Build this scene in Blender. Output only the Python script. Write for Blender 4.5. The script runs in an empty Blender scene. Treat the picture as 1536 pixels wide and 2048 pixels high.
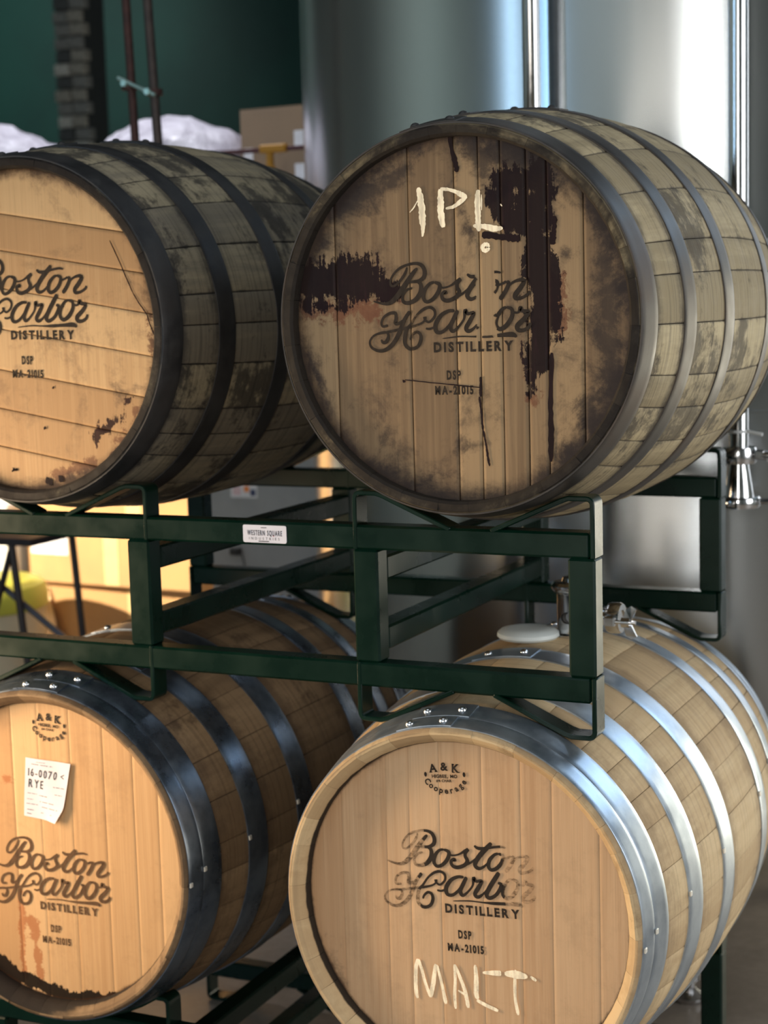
import bpy, math, random
import numpy as np
from mathutils import Matrix, Vector
PI=math.pi
sc=bpy.context.scene
col=sc.collection
random.seed(7)
# ------------------------------------------------------------------ camera
cd=bpy.data.cameras.new('camera'); cam=bpy.data.objects.new('camera',cd); col.objects.link(cam)
FWD=Vector((-.42291778,.89725338,-.12679483)); RGT=Vector((.90569365,.4231651,-.0271096)); UPV=RGT.cross(FWD)
m=Matrix((RGT,UPV,-FWD)).transposed().to_4x4(); m.translation=Vector((.76304,-2.33561,.35178)); cam.matrix_world=m
cd.sensor_fit='AUTO'; cd.sensor_width=36; cd.lens=3382.7/2048*36; cd.clip_start=.05
cd.dof.use_dof=True; cd.dof.focus_distance=2.35; cd.dof.aperture_fstop=5.0
sc.camera=cam
# ------------------------------------------------------------------ world, lamps, exposure
w=bpy.data.worlds.new('world'); sc.world=w; w.use_nodes=True
w.node_tree.nodes['Background'].inputs[0].default_value=(.62,.72,.80,1); w.node_tree.nodes['Background'].inputs[1].default_value=.10
def look_at(o,tgt):
    d=Vector(tgt)-o.location; o.rotation_euler=d.to_track_quat('-Z','Y').to_euler()
def area(name,loc,tgt,sx,sy,power,colr,spread=180):
    l=bpy.data.lights.new(name,'AREA'); l.shape='RECTANGLE'; l.size=sx; l.size_y=sy; l.energy=power; l.color=colr; l.spread=math.radians(spread)
    o=bpy.data.objects.new(name,l); col.objects.link(o); o.location=loc; look_at(o,tgt); return o
def spot(name,loc,tgt,power,colr,ang,blend=.4,rad=.1):
    l=bpy.data.lights.new(name,'SPOT'); l.energy=power; l.color=colr; l.spot_size=math.radians(ang); l.spot_blend=blend; l.shadow_soft_size=rad
    o=bpy.data.objects.new(name,l); col.objects.link(o); o.location=loc; look_at(o,tgt); return o
# daylight through the openings of the hall, then two added fill lights
area('window_light_behind_camera',(1.12,-5.6,1.0),(.1,1,.6),.60,2.0,72,(1,.99,.96))
area('window_light_back_right_sky',(2.9,4.2,2.6),(0,.3,.1),2.2,1.8,62,(.60,.79,1))
area('doorway_light_back_right',(1.75,4.4,-.25),(0,.3,-.25),1.4,1.85,120,(1,.93,.74))
area('window_light_right',(3.9,-.2,.6),(-.2,.4,-.3),2.4,2.2,92,(.95,.97,1))
area('window_light_front_narrow',(-4.08,-5.6,1.7),(-.44,1.06,.8),.16,3.0,22,(.35,.65,1))
area('window_light_corner_slot',(-5.7,-5.4,1.8),(-.5,1.07,.8),.20,3.0,24,(.5,.75,1))
area('skylight_above',(-.2,-1.0,3.6),(-.3,.4,0),2.2,1.6,22,(.85,.93,1))
area('fill_light_front_wall',(-2.6,-3.4,3.5),(-3.4,-6,1.2),4.5,.5,90,(.93,.97,1),120)  # added light: brightens the front wall for tank reflections and soft fill
area('fill_light_left_wall',(-4.6,-1.6,3.4),(-7.2,-2.2,1.4),.5,3.5,110,(.9,1,.98),120)  # added light: brightens the left wall that the tank mirrors
# warm lamps and low sun on the left, plus added fill
area('warm_lamp_left',(-1.80,-.44,-.22),(-.9,-.27,-.28),.22,.9,11.5,(1,.72,.44),95)
area('warm_fill_front',(-.3,-3.6,.2),(-.4,0,-.2),1.4,1.0,22,(1,.90,.78))
spot('sun_patch_on_boxes',(-4.3,-1.0,1.3),(-2.62,2.4,-.46),2300,(1,.87,.68),17,.25,.05)
spot('lamp_on_green_wall',(-5.6,4.3,3.0),(-6.4,7.0,1.7),210,(.8,1,.97),84,1.0,.2)
area('fill_light_bags',(-2.7,2.1,3.75),(-2.6,2.6,.8),.9,.5,17,(.92,.93,1),70)  # added from above to brighten the plastic bags
sc.view_settings.view_transform='Standard'; sc.view_settings.look='None'; sc.view_settings.gamma=1; sc.view_settings.use_curve_mapping=False
sc.view_settings.exposure=0.0

DATA={"script":[[[-178,986,21],[-231,935,33],[-333,808,43],[-435,681,43],[-526,601,36],[-598,582,26],[-681,595,19],[-764,619,14]],[[-311,1003,14],[-323,961,21],[-351,912,24],[-413,841,21],[-481,791,19],[-529,801,19],[-523,872,19],[-467,947,19],[-392,1001,21],[-292,1032,21],[-194,1041,24],[-120,1015,31],[-85,949,35],[-98,878,35],[-164,836,28],[-240,829,24],[-282,825,19]],[[-184,837,26],[-140,792,33],[-148,698,40],[-217,615,38],[-311,582,31],[-374,605,29],[-372,675,24],[-325,733,21],[-254,757,17]],[[35,815,21],[101,781,33],[80,697,35],[4,614,31],[-74,589,28],[-111,643,33],[-90,727,33],[-29,797,24],[35,815,21]],[[99,757,19],[152,745,16],[236,765,16],[322,814,26],[372,842,30]],[[372,842,30],[327,792,30],[323,745,30],[346,689,35],[307,633,33],[208,594,33],[141,611,31],[125,667,28],[169,695,31],[180,667,28]],[[307,633,26],[392,671,19],[479,738,16]],[[684,942,30],[625,879,40],[537,790,42],[461,690,40],[450,631,35],[495,601,30],[565,631,21],[652,709,16]],[[451,891,19],[502,861,28],[584,863,28],[693,886,21],[802,902,21],[874,892,16]],[[768,813,21],[826,784,30],[806,702,33],[739,626,33],[663,595,30],[626,637,33],[646,720,33],[712,790,26],[768,813,21]],[[816,749,21],[871,760,19],[940,790,21]],[[940,790,25],[964,763,32],[924,679,35],[850,585,35]],[[925,691,19],[1004,768,19],[1100,800,28],[1152,782,35],[1106,709,39],[1040,634,37],[1050,589,30],[1124,597,25],[1193,633,23],[1222,670,23]],[[-585,324,22],[-649,317,22],[-667,357,22],[-633,425,22],[-551,469,24],[-482,465,29],[-473,407,31],[-484,353,33],[-443,345,26],[-362,389,21]],[[-291,484,31],[-354,407,31],[-403,320,33],[-447,221,36],[-527,106,36],[-632,35,31],[-731,30,26],[-813,75,22],[-828,144,19],[-772,210,17],[-670,244,17],[-600,240,19],[-583,195,26],[-616,132,31],[-659,127,24],[-677,161,17]],[[-742,225,14],[-599,246,19],[-428,276,24],[-258,306,21],[-144,342,17],[-99,382,19],[-99,417,28]],[[-103,416,31],[-97,376,21],[-46,352,19],[21,412,21],[27,482,24],[-31,523,24],[-116,503,24],[-205,435,19],[-284,333,21],[-342,268,29],[-367,171,36],[-361,89,33],[-295,40,29],[-202,71,29],[-160,158,31],[-175,221,26],[-222,239,24],[-274,199,21],[-299,149,19]],[[-94,277,17],[-39,271,19],[32,296,19]],[[280,474,24],[198,471,28],[104,421,33],[34,320,38],[41,239,33],[109,229,28],[196,291,26],[273,392,26],[321,478,28]],[[321,478,31],[273,392,35],[224,294,35],[247,238,31],[304,267,21],[394,370,19],[416,471,33],[447,434,26],[522,442,28],[474,355,38],[420,268,35],[458,232,31],[536,281,19],[626,383,19]],[[762,571,35],[701,484,40],[625,371,40],[576,274,38],[613,231,33],[698,275,30],[765,364,33],[777,422,30],[737,436,21]],[[768,398,21],[829,405,19],[858,431,19]],[[930,496,21],[994,469,30],[995,388,35],[927,289,37],[843,245,33],[794,297,33],[814,392,33],[875,473,26],[930,496,21]],[[998,435,21],[1071,431,19],[1101,480,35],[1125,448,28],[1197,433,30],[1145,359,37],[1059,280,40],[1069,230,35],[1135,226,30],[1197,261,26],[1221,310,23]],[[116,153,9],[337,172,12],[500,167,12],[662,167,26],[824,174,28],[985,180,40],[1049,153,21]]],"frames":{"b4":[-0.0314,-0.1057,0.1196,1.17],"b3":[-0.0313,-0.0093,0.1217,2.69],"b2":[-0.0273,-0.013,0.1271,-0.57],"b1":[-0.0401,-0.0449,0.1253,0.57]},"stamp":{"b3":[-0.059,0.2051,0.0637,4.88],"b4":[-0.0256,0.2256,0.0634,-1.85]},"chalk1":[[[-584,1952,51],[-557,1793,85],[-536,1623,90],[-528,1453,79],[-525,1339,51],[-540,1238,23]],[[-236,1912,67],[-235,1721,84],[-233,1553,84],[-200,1360,68]],[[-236,1912,45],[-113,1900,39],[9,1861,45],[94,1817,67],[179,1785,33]],[[179,1785,33],[92,1728,56],[-21,1655,45],[-157,1628,34]],[[363,1871,50],[342,1750,72],[344,1583,72],[347,1415,72],[356,1281,50]],[[404,1802,20],[405,1580,20]],[[267,1363,39],[437,1345,61],[581,1311,78],[725,1311,33]],[[503,1047,45],[478,1009,50],[429,1005,50],[406,1050,50],[437,1088,50],[480,1087,45],[503,1047,45]],[[-601,1761,16],[-667,1663,16],[-732,1598,14]],[[696,1655,15],[719,1621,15]]],"chalk3":[[[-789,-913,48],[-825,-1029,54],[-840,-1253,54],[-836,-1443,54],[-814,-1551,40]],[[-789,-913,48],[-735,-1063,44],[-667,-1306,45],[-589,-1500,54]],[[-589,-1500,54],[-532,-1206,63],[-496,-949,44]],[[-477,-961,38],[-432,-1112,38],[-387,-1310,44],[-336,-1570,54]],[[-182,-910,31],[-171,-1151,44],[-186,-1405,44],[-174,-1623,38]],[[-174,-909,38],[-89,-1107,47],[-13,-1315,54],[38,-1574,54]],[[-127,-1317,32],[34,-1394,31]],[[166,-866,44],[177,-1098,63],[172,-1317,69],[195,-1408,47]],[[178,-1426,47],[321,-1481,47],[528,-1542,50]],[[284,-973,37],[524,-944,70],[587,-939,62]],[[643,-934,62],[840,-920,108],[1012,-932,52]],[[1059,-917,37],[1151,-972,46]],[[818,-846,31],[806,-1079,43],[809,-1310,43],[852,-1559,44]]],"st":{"b1":[["p",130,214,128,106,17.5,1],["p",121,106,130,3,23.8,1],["p",127,3,122,-59,19.2,1],["p",113,-58,112,-104,7.7,1],["p",53,174,122,167,14.7,1],["p",78,149,118,120,15.7,1],["p",150,88,152,-31,8.4,1],["p",144,-48,140,-205,3.8,0.9],["p",151,145,147,105,4.2,1],["p",-270,59,-159,70,30.8,1],["p",-159,65,-108,44,16.1,0.95],["a",-254,25,-141,16,21.0,0.8],["p",75,200,130,197,18.2,1],["p",131,244,132,207,14.0,0.9],["g",17,257,64,183,24.5,0.95],["g",-166,212,-119,199,24.5,0.9],["p",-258,29,-181,24,10.5,0.9],["p",40,123,99,115,4.9,0.9],["a",153,54,156,-14,12.2,1],["a",107,-65,112,-114,14.0,0.8],["a",-151,59,-100,33,17.5,0.6],["g",-188,178,-87,219,34.9,0.9],["g",-126,245,-10,245,21.0,0.8],["g",-2,265,10,124,9.8,0.75],["g",21,123,4,173,9.8,0.8],["g",155,195,225,115,17.5,0.6],["p",34,-82,33,-111,2.1,1],["p",31,-111,36,-160,1.7,1],["p",36,-160,45,-213,1.7,1],["p",-90,-86,-89,-86,2.1,1],["p",-88,-86,36,-98,0.9,0.8],["p",93,-255,66,-263,4.9,1],["g",221,102,241,-83,31.5,0.85],["g",197,-117,204,-169,21.0,0.7],["g",160,-197,182,-204,21.0,0.7],["g",-238,-81,-130,-173,28.0,0.5],["g",3,-185,41,-181,14.0,0.7],["g",-238,137,-251,-100,24.5,0.4],["g",-76,-237,93,-241,21.0,0.4],["g",148,206,143,119,14.0,0.9],["g",58,238,134,220,21.0,0.95],["p",-9,276,3,214,3.5,0.7],["g",164,91,157,71,15.7,0.8]],"b2":[["p",183,-142,135,-174,12.1,0.8],["p",209,-110,182,-121,8.1,0.6],["g",194,-103,135,-183,24.2,0.7],["a",247,34,249,-59,7.1,0.9],["a",219,-126,161,-205,12.1,0.7],["p",28,-248,42,-252,5.7,0.9],["p",-34,-230,-34,-234,5.7,0.8],["a",48,-237,119,-222,14.1,0.8],["p",59,-240,61,-251,4.4,0.7],["p",31,-159,33,-159,2.8,0.8],["p",53,-92,53,-92,1.8,0.8],["p",178,142,218,57,1.0,0.9],["p",218,57,243,21,1.0,0.9],["p",243,21,254,-10,1.2,0.9],["g",181,-87,221,-94,10.1,0.7],["g",-68,-266,132,-229,10.1,0.6],["g",59,-207,56,-209,6.1,0.5],["g",196,129,215,88,12.1,0.5],["g",121,51,149,59,10.1,0.5],["g",238,173,264,74,7.1,0.8],["g",197,192,235,167,12.1,0.5]],"b3":[["a",13,-11,44,-45,3.1,0.9],["a",44,-45,63,-84,2.8,0.9],["a",61,-76,63,-110,1.4,0.8],["g",16,128,124,131,1.7,0.6],["g",-233,121,-255,-31,21.0,0.45],["g",-255,-31,-213,-157,17.5,0.5],["g",272,111,274,3,17.5,0.3],["g",-50,11,-10,1,12.2,0.3],["g",14,31,38,23,14.0,0.35],["g",-99,5,-88,45,8.4,0.5]],"b4":[["a",-72,-82,-77,-230,7.6,1],["a",-50,-134,-39,-239,10.0,1],["a",145,104,145,98,2.6,1],["a",124,112,141,103,1.2,1],["a",-95,118,-78,120,8.8,0.7],["a",-93,215,-75,216,5.3,0.6],["p",-152,-200,-101,-230,11.1,1.4],["p",-102,-233,13,-257,9.4,1.4],["p",13,-257,109,-246,6.4,1.3],["a",-68,-191,-63,-242,5.9,0.8],["g",-1,-73,-6,-124,7.6,0.3],["a",121,-185,128,-199,4.7,0.7],["g",39,-245,39,-227,2.0,0.9],["a",134,-31,154,-35,1.2,0.4],["a",154,-35,190,-34,1.2,0.4],["a",269,-35,245,-111,4.1,0.7]]},"seams":{"b1":[-0.1991,-0.0768,-0.0033,0.0346,0.0686,0.1075,0.1387,0.1927],"b3":[-0.205,-0.1275,-0.0885,-0.038,0.0314,0.0934,0.1428,0.2154],"b4":[-0.2006,-0.1446,-0.0746,-0.0193,0.0456,0.113,0.1703,0.2179],"b2":[-0.2,-0.1363,-0.0715,-0.004,0.063,0.125,0.185]}}
# ------------------------------------------------------------------ helpers
def C(r,g,b,a=1):
    f=lambda v:(v/255/12.92 if v/255<=.04045 else ((v/255+.055)/1.055)**2.4)
    return (f(r),f(g),f(b),a)
class NT:
    def __init__(s,name):
        s.m=bpy.data.materials.new(name); s.m.use_nodes=True; s.t=s.m.node_tree; s.n=s.t.nodes; s.b=s.n['Principled BSDF']; s.l=s.t.links
    def nd(s,typ,**kw):
        n=s.n.new(typ)
        for k,v in kw.items(): setattr(n,k,v)
        return n
    def put(s,sock,v):
        if v is None: return
        if isinstance(v,bpy.types.NodeSocket): s.l.new(v,sock)
        else: sock.default_value=v
    def coord(s,scale=(1,1,1),rot=(0,0,0),which='Object',loc=(0,0,0)):
        t=s.nd('ShaderNodeTexCoord'); mp=s.nd('ShaderNodeMapping'); s.l.new(t.outputs[which],mp.inputs[0])
        mp.inputs['Scale'].default_value=scale; mp.inputs['Rotation'].default_value=rot; mp.inputs['Location'].default_value=loc
        return mp.outputs[0]
    def noise(s,vec,scale=1,detail=4,rough=.6,dist=0):
        n=s.nd('ShaderNodeTexNoise'); s.put(n.inputs['Vector'],vec); n.inputs['Scale'].default_value=scale; n.inputs['Detail'].default_value=detail
        n.inputs['Roughness'].default_value=rough; n.inputs['Distortion'].default_value=dist; return n.outputs['Fac']
    def ramp(s,v,a,b,lo=0,hi=1):
        n=s.nd('ShaderNodeMapRange',interpolation_type='SMOOTHSTEP'); s.put(n.inputs[0],v); n.inputs[1].default_value=a; n.inputs[2].default_value=b
        n.inputs[3].default_value=lo; n.inputs[4].default_value=hi; return n.outputs[0]
    def math(s,op,a,b=0,c=None):
        n=s.nd('ShaderNodeMath',operation=op); s.put(n.inputs[0],a); s.put(n.inputs[1],b)
        if c is not None: s.put(n.inputs[2],c)
        return n.outputs[0]
    def mix(s,f,a,b,mode='MIX'):
        n=s.nd('ShaderNodeMix',data_type='RGBA',blend_type=mode); s.put(n.inputs[0],f); s.put(n.inputs[6],a); s.put(n.inputs[7],b); return n.outputs[2]
    def attr(s,name):
        n=s.nd('ShaderNodeAttribute'); n.attribute_name=name; return n.outputs['Fac']
    def rnd(s):
        return s.nd('ShaderNodeObjectInfo').outputs['Random']
    def bump(s,h,strength=.3,dist=.001):
        n=s.nd('ShaderNodeBump'); n.inputs['Strength'].default_value=strength; n.inputs['Distance'].default_value=dist; s.put(n.inputs['Height'],h); s.l.new(n.outputs[0],s.b.inputs['Normal'])
    def out(s,colr=None,rough=None,metal=None,spec=None,coat=None):
        for k,v in (('Base Color',colr),('Roughness',rough),('Metallic',metal),('Specular IOR Level',spec),('Coat Weight',coat)): s.put(s.b.inputs[k],v)
        return s.m
def plain(name,c,rough=.5,metal=0,var=.12,scale=12,bump=0,**kw):
    t=NT(name); n=t.noise(t.coord(),scale,4)
    k=t.ramp(n,.3,.7,1-var,1+var); cc=t.mix(1.0,c,(1,1,1,1),'MULTIPLY')
    hs=t.nd('ShaderNodeHueSaturation'); t.put(hs.inputs['Color'],c); t.put(hs.inputs['Value'],k)
    if bump: t.bump(n,bump,.002)
    return t.out(hs.outputs[0],t.ramp(n,.2,.8,rough*.85,min(1,rough*1.15)),metal,**kw)

# -- materials of the barrels
def side_wood(name,base,light,dark,dirt,darkamt=.5,crosshatch=.3,seam=.85,seed=0,inn_lo=.6):
    t=NT(name)
    co=t.coord(loc=(seed*3.1,seed,seed*1.7))
    r=t.rnd()
    g=t.noise(t.coord((46,2.2,46)),1,5,.65,.3)          # grain along the stave
    saw=t.noise(t.coord((3,130,3)),1,3,.6)               # saw marks across it
    blo=t.noise(co,5.5,6,.68,.5)
    fine=t.noise(co,26,5,.7)
    c=t.mix(t.ramp(t.math('ADD',t.math('MULTIPLY',g,.65),t.math('MULTIPLY',r,.4)),.35,.75),base,light)
    c=t.mix(t.math('MULTIPLY',t.ramp(saw,.45,.7),crosshatch),c,dark)
    per=t.math('ADD',blo,t.math('MULTIPLY',t.math('SUBTRACT',r,.5),.16))
    d=t.ramp(t.math('ADD',per,t.math('MULTIPLY',t.math('SUBTRACT',fine,.5),.55)),.68-dirt*.3,.82-dirt*.3)
    c=t.mix(t.math('MULTIPLY',d,darkamt),c,dark)
    e=t.ramp(t.math('ADD',t.attr('edge'),t.math('MULTIPLY',t.math('SUBTRACT',fine,.5),.9)),.62,1.0)
    c=t.mix(t.math('MULTIPLY',e,seam),c,dark)
    h=t.attr('hoopdirt')
    hd=t.ramp(t.math('ADD',h,t.math('MULTIPLY',t.math('SUBTRACT',fine,.5),.9)),.45,.95)
    c=t.mix(t.math('MULTIPLY',hd,darkamt*.9),c,dark)
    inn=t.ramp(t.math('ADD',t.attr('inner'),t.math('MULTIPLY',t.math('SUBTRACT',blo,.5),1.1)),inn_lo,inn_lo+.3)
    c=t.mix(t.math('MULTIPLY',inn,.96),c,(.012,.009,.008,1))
    t.bump(t.math('ADD',t.math('MULTIPLY',g,.6),t.math('MULTIPLY',saw,.4)),.35,.0012)
    return t.out(c,t.ramp(fine,.3,.7,.66,.85),0,.25)
def head_wood(name,base,light,ang,grime_or_shade,purple,amber,rim,gen=.3,seed=0,seamk=.5):
    t=NT(name)
    a=math.radians(ang)
    gr=t.noise(t.coord((95,1,2.4),(0,a,0)),1,5,.7,.25)
    gr2=t.noise(t.coord((420,1,6),(0,a,0)),1,3,.6)
    r=t.rnd(); co=t.coord(loc=(seed*2.3,seed,seed))
    blo=t.noise(co,7,6,.7,.6); fine=t.noise(co,38,6,.75,.3); streak=t.noise(t.coord((60,1,9),(0,a,0)),1,6,.75,.5)
    c=t.mix(t.ramp(t.math('ADD',t.math('MULTIPLY',gr,.75),t.math('MULTIPLY',r,.55)),.38,.9),base,light)
    c=t.mix(t.math('MULTIPLY',t.ramp(gr2,.5,.75),.18),c,grime_or_shade)
    c=t.mix(t.math('MULTIPLY',t.ramp(t.math('ADD',blo,t.math('MULTIPLY',t.math('SUBTRACT',fine,.5),.6)),.5,.72),gen),c,grime_or_shade)
    def stain(at,cl,am,k=.55,lo=.44,hi=.60,n=None):
        nonlocal c
        nn=t.ramp(n if n is not None else fine,.32,.68)
        f=t.ramp(t.math('ADD',t.attr(at),t.math('MULTIPLY',t.math('SUBTRACT',nn,.5),k)),lo,hi)
        c=t.mix(t.math('MULTIPLY',f,am),c,cl); return f
    mixn=t.math('ADD',t.math('MULTIPLY',fine,.28),t.math('MULTIPLY',blo,.72))
    stain('g',grime_or_shade,.85,.75,.38,.85,mixn)  # grime smudges; on the MALT head also shading painted at the left edge
    stain('a',amber,.7,.5,.42,.62)
    hp=stain('p',purple,.97,.72,.46,.54,t.math('ADD',t.math('MULTIPLY',streak,.55),t.math('MULTIPLY',fine,.45)))
    c=t.mix(t.math('MULTIPLY',t.math('MULTIPLY',hp,t.ramp(streak,.56,.72)),.35),c,(purple[0]*4+.01,purple[1]*3+.004,purple[2]*3+.005,1))
    stain('rim',rim,.92,.55,.22,.95,mixn)  # rim stain on the old heads, painted croze shadow on the new ones
    e=t.ramp(t.math('ADD',t.attr('edge'),t.math('MULTIPLY',t.math('SUBTRACT',fine,.5),.8)),.6,1.05)
    c=t.mix(t.math('MULTIPLY',e,seamk),c,grime_or_shade)
    t.bump(t.math('ADD',t.math('MULTIPLY',gr,.5),t.math('MULTIPLY',gr2,.5)),.25,.0008)
    return t.out(c,t.ramp(hp,0,1,.62,.5),0,t.ramp(hp,0,1,.3,.12))
def hoop_metal(name,c1,c2,metal,ro1,ro2,rust=None,ra=0,spangle=30):
    t=NT(name)
    n=t.noise(t.coord(),spangle,4,.65); big=t.noise(t.coord(),7,4,.6,.4); scr=t.noise(t.coord((8,420,8)),1,3,.6)
    c=t.mix(t.ramp(t.math('ADD',t.math('MULTIPLY',n,.5),t.math('MULTIPLY',big,.5)),.35,.65),c1,c2)
    if rust: c=t.mix(t.math('MULTIPLY',t.ramp(big,.48,.68),ra),c,rust)
    t.bump(scr,.12,.0004)
    return t.out(c,t.ramp(t.math('ADD',t.math('MULTIPLY',n,.4),t.math('MULTIPLY',big,.6)),.3,.7,ro1,ro2),metal)
M={}
M['galv']=hoop_metal('galvanised_steel',(.36,.42,.50,1),(.50,.56,.62,1),.9,.27,.44)
M['galv_dark']=hoop_metal('galvanised_steel_shaded',(.13,.16,.21,1),(.24,.29,.36,1),.9,.22,.40)  # hoop steel of the lower left barrel, darkened for the shade there
M['old_hoop']=hoop_metal('blackened_steel',(.042,.037,.034,1),(.074,.065,.058,1),.6,.40,.58,(.070,.048,.036,1),.7)
M['old_hoop2']=hoop_metal('blackened_steel_dark',(.030,.030,.032,1),(.060,.058,.058,1),.6,.45,.65,(.035,.027,.022,1),.4)
M['side1']=side_wood('weathered_oak',C(142,127,98),C(180,163,128),C(60,54,48),.60,.75,.4,.62,1,.18)
M['side2']=side_wood('dark_weathered_oak',C(118,110,96),C(158,146,120),C(42,40,40),.66,.80,.4,.8,2,.15)
M['side3']=side_wood('fresh_oak',C(186,158,120),C(208,182,142),C(104,84,66),.12,.50,.22,.13,3)
M['side4']=side_wood('fresh_oak_shaded',C(118,95,70),C(146,120,90),C(58,44,34),.25,.55,.3,.3,4,.55)  # new oak too, base darkened for the shade cast by the next barrel
PUR=(.010,.004,.006,1)
M['head1']=head_wood('stained_oak_head',C(118,95,70),C(160,133,99),0,C(54,43,37),(.009,.003,.005,1),C(104,54,32),C(34,24,24),.55,1)
M['head2']=head_wood('aged_oak_head',C(176,138,96),C(208,172,126),-9.3,C(84,64,50),(.026,.010,.010,1),C(100,52,32),C(44,24,18),.35,2,.6)
M['head3']=head_wood('new_oak_head',C(186,146,108),C(212,176,138),0,C(128,104,80),(.02,.01,.008,1),C(120,80,52),C(62,42,30),.16,3,.10)
M['head4']=head_wood('new_oak_head_warm',C(192,148,102),C(216,174,126),0,C(124,92,62),(.006,.005,.005,1),C(166,90,44),C(70,44,28),.16,4,.12)
def ink(name,c,wear,scale=90):
    t=NT(name); n=t.noise(t.coord((1,1,2.2)),scale,5,.75); n2=t.noise(t.coord((5,1,1)),30,3)
    a=t.attr('fade'); f=t.ramp(t.math('ADD',a,t.math('MULTIPLY',t.math('SUBTRACT',n,.5),wear)),.30,.62)
    t.put(t.b.inputs['Alpha'],f)
    return t.out(t.mix(t.ramp(n2,.3,.7),c,(c[0]*1.7,c[1]*1.7,c[2]*1.7,1)),.75,0,.2)
M['ink']=ink('burnt_stencil',(.022,.016,.012,1),.55)
M['ink_brown']=ink('brown_stencil',(.085,.045,.022,1),.6)
M['chalk']=ink('chalk',C(226,212,184),1.3,240)
M['drip']=ink('wine_drip',(.010,.004,.005,1),.4)

class MB:
    def __init__(s): s.v=[]; s.f=[]; s.at={}
    def add(s,vs,fs,**at):
        o=len(s.v); s.v+= [tuple(x) for x in vs]; s.f+=[tuple(i+o for i in f) for f in fs]
        for k in set(s.at)|set(at):
            L=s.at.setdefault(k,[0.0]*o); L+= list(at[k]) if k in at else [0.0]*len(vs)
    def box(s,x0,x1,y0,y1,z0,z1,b=0):
        if b<=0:
            s.add([(x,y,z) for x in (x0,x1) for y in (y0,y1) for z in (z0,z1)],[(0,1,3,2),(4,6,7,5),(0,4,5,1),(2,3,7,6),(0,2,6,4),(1,5,7,3)]); return
        # bevelled box: 24 verts
        c=((x0+x1)/2,(y0+y1)/2,(z0+z1)/2); h=(abs(x1-x0)/2,abs(y1-y0)/2,abs(z1-z0)/2); vs=[]; ix={}
        for sx in (-1,1):
            for sy in (-1,1):
                for sz in (-1,1):
                    for ax in range(3):
                        p=[c[0]+sx*(h[0]-b),c[1]+sy*(h[1]-b),c[2]+sz*(h[2]-b)]; p[ax]+=(sx,sy,sz)[ax]*b
                        ix[(sx,sy,sz,ax)]=len(vs); vs.append(p)
        fs=[]
        for ax in range(3):
            o=[a for a in range(3) if a!=ax]
            for sg in (-1,1):
                q=[]
                for a,b_ in ((-1,-1),(1,-1),(1,1),(-1,1)):
                    k=[0,0,0]; k[ax]=sg; k[o[0]]=a; k[o[1]]=b_; q.append(ix[(*k,ax)])
                fs.append(q)
            for a in (-1,1):
                for b_ in (-1,1):
                    q=[]
                    for sg,wh in ((-1,0),(-1,1),(1,1),(1,0)):
                        k=[0,0,0]; k[ax]=sg; k[o[0]]=a; k[o[1]]=b_; q.append(ix[(*k,o[wh])])
                    fs.append(q)
        for sx in (-1,1):
            for sy in (-1,1):
                for sz in (-1,1): fs.append([ix[(sx,sy,sz,a)] for a in range(3)])
        s.add(vs,fs)
    def tube(s,pts,r,n=12,cap=True):
        pts=[Vector(p) for p in pts]; rs=r if isinstance(r,(list,tuple)) else [r]*len(pts)
        t=(pts[1]-pts[0]).normalized(); u=t.orthogonal().normalized(); vs=[]
        for i,p in enumerate(pts):
            t2=(pts[min(i+1,len(pts)-1)]-pts[max(i-1,0)])
            if t2.length>1e-9: t2.normalize(); u=(u-t2*u.dot(t2)).normalized()
            else: t2=t
            t=t2; v=t.cross(u)
            for k in range(n):
                a=2*PI*k/n; vs.append(p+(u*math.cos(a)+v*math.sin(a))*rs[i])
        fs=[(i*n+k,i*n+(k+1)%n,(i+1)*n+(k+1)%n,(i+1)*n+k) for i in range(len(pts)-1) for k in range(n)]
        if cap: fs+=[tuple(range(n-1,-1,-1)),tuple((len(pts)-1)*n+k for k in range(n))]
        s.add(vs,fs)
    def lathe(s,prof,c=(0,0,0),ax='z',n=48,close=False):
        vs=[]
        for r,h in prof:
            for k in range(n):
                a=2*PI*k/n; x,y=r*math.cos(a),r*math.sin(a)
                p={'z':(x,y,h),'y':(x,h,y),'x':(h,x,y)}[ax]; vs.append((p[0]+c[0],p[1]+c[1],p[2]+c[2]))
        L=len(prof); fs=[(i*n+k,i*n+(k+1)%n,((i+1)%L)*n+(k+1)%n,((i+1)%L)*n+k) for i in range(L if close else L-1) for k in range(n)]
        s.add(vs,fs)
    def build(s,name,mat,parent=None,smooth=True,angle=35):
        me=bpy.data.meshes.new(name); me.from_pydata(s.v,[],s.f)
        for k,L in s.at.items():
            a=me.attributes.new(k,'FLOAT','POINT'); a.data.foreach_set('value',L)
        if mat: me.materials.append(mat)
        import bmesh
        bm=bmesh.new(); bm.from_mesh(me); bmesh.ops.recalc_face_normals(bm,faces=bm.faces) if name not in FLAT else None
        if smooth:
            ca=math.radians(angle)
            for f in bm.faces: f.smooth=True
            for e in bm.edges:
                if len(e.link_faces)!=2 or e.calc_face_angle(0)>ca: e.smooth=False
        bm.to_mesh(me); bm.free()
        o=bpy.data.objects.new(name,me); col.objects.link(o)
        if parent: o.parent=parent
        return o
FLAT=set()
def thing(name,label,cat,loc=(0,0,0),group=None,rot=None):
    o=bpy.data.objects.new(name,None); col.objects.link(o); o.empty_display_size=.1; o.location=loc
    if rot: o.rotation_euler=rot
    o['label']=label; o['category']=cat
    if group: o['group']=group
    return o
def tag(o,label,cat,group=None):
    o['label']=label; o['category']=cat
    if group: o['group']=group
    return o
def share(name,me,parent,mw=None,label=None):
    o=bpy.data.objects.new(name,me); col.objects.link(o); o.parent=parent
    if mw is not None: o.matrix_local=mw
    if label: o['label']=label
    return o

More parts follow.
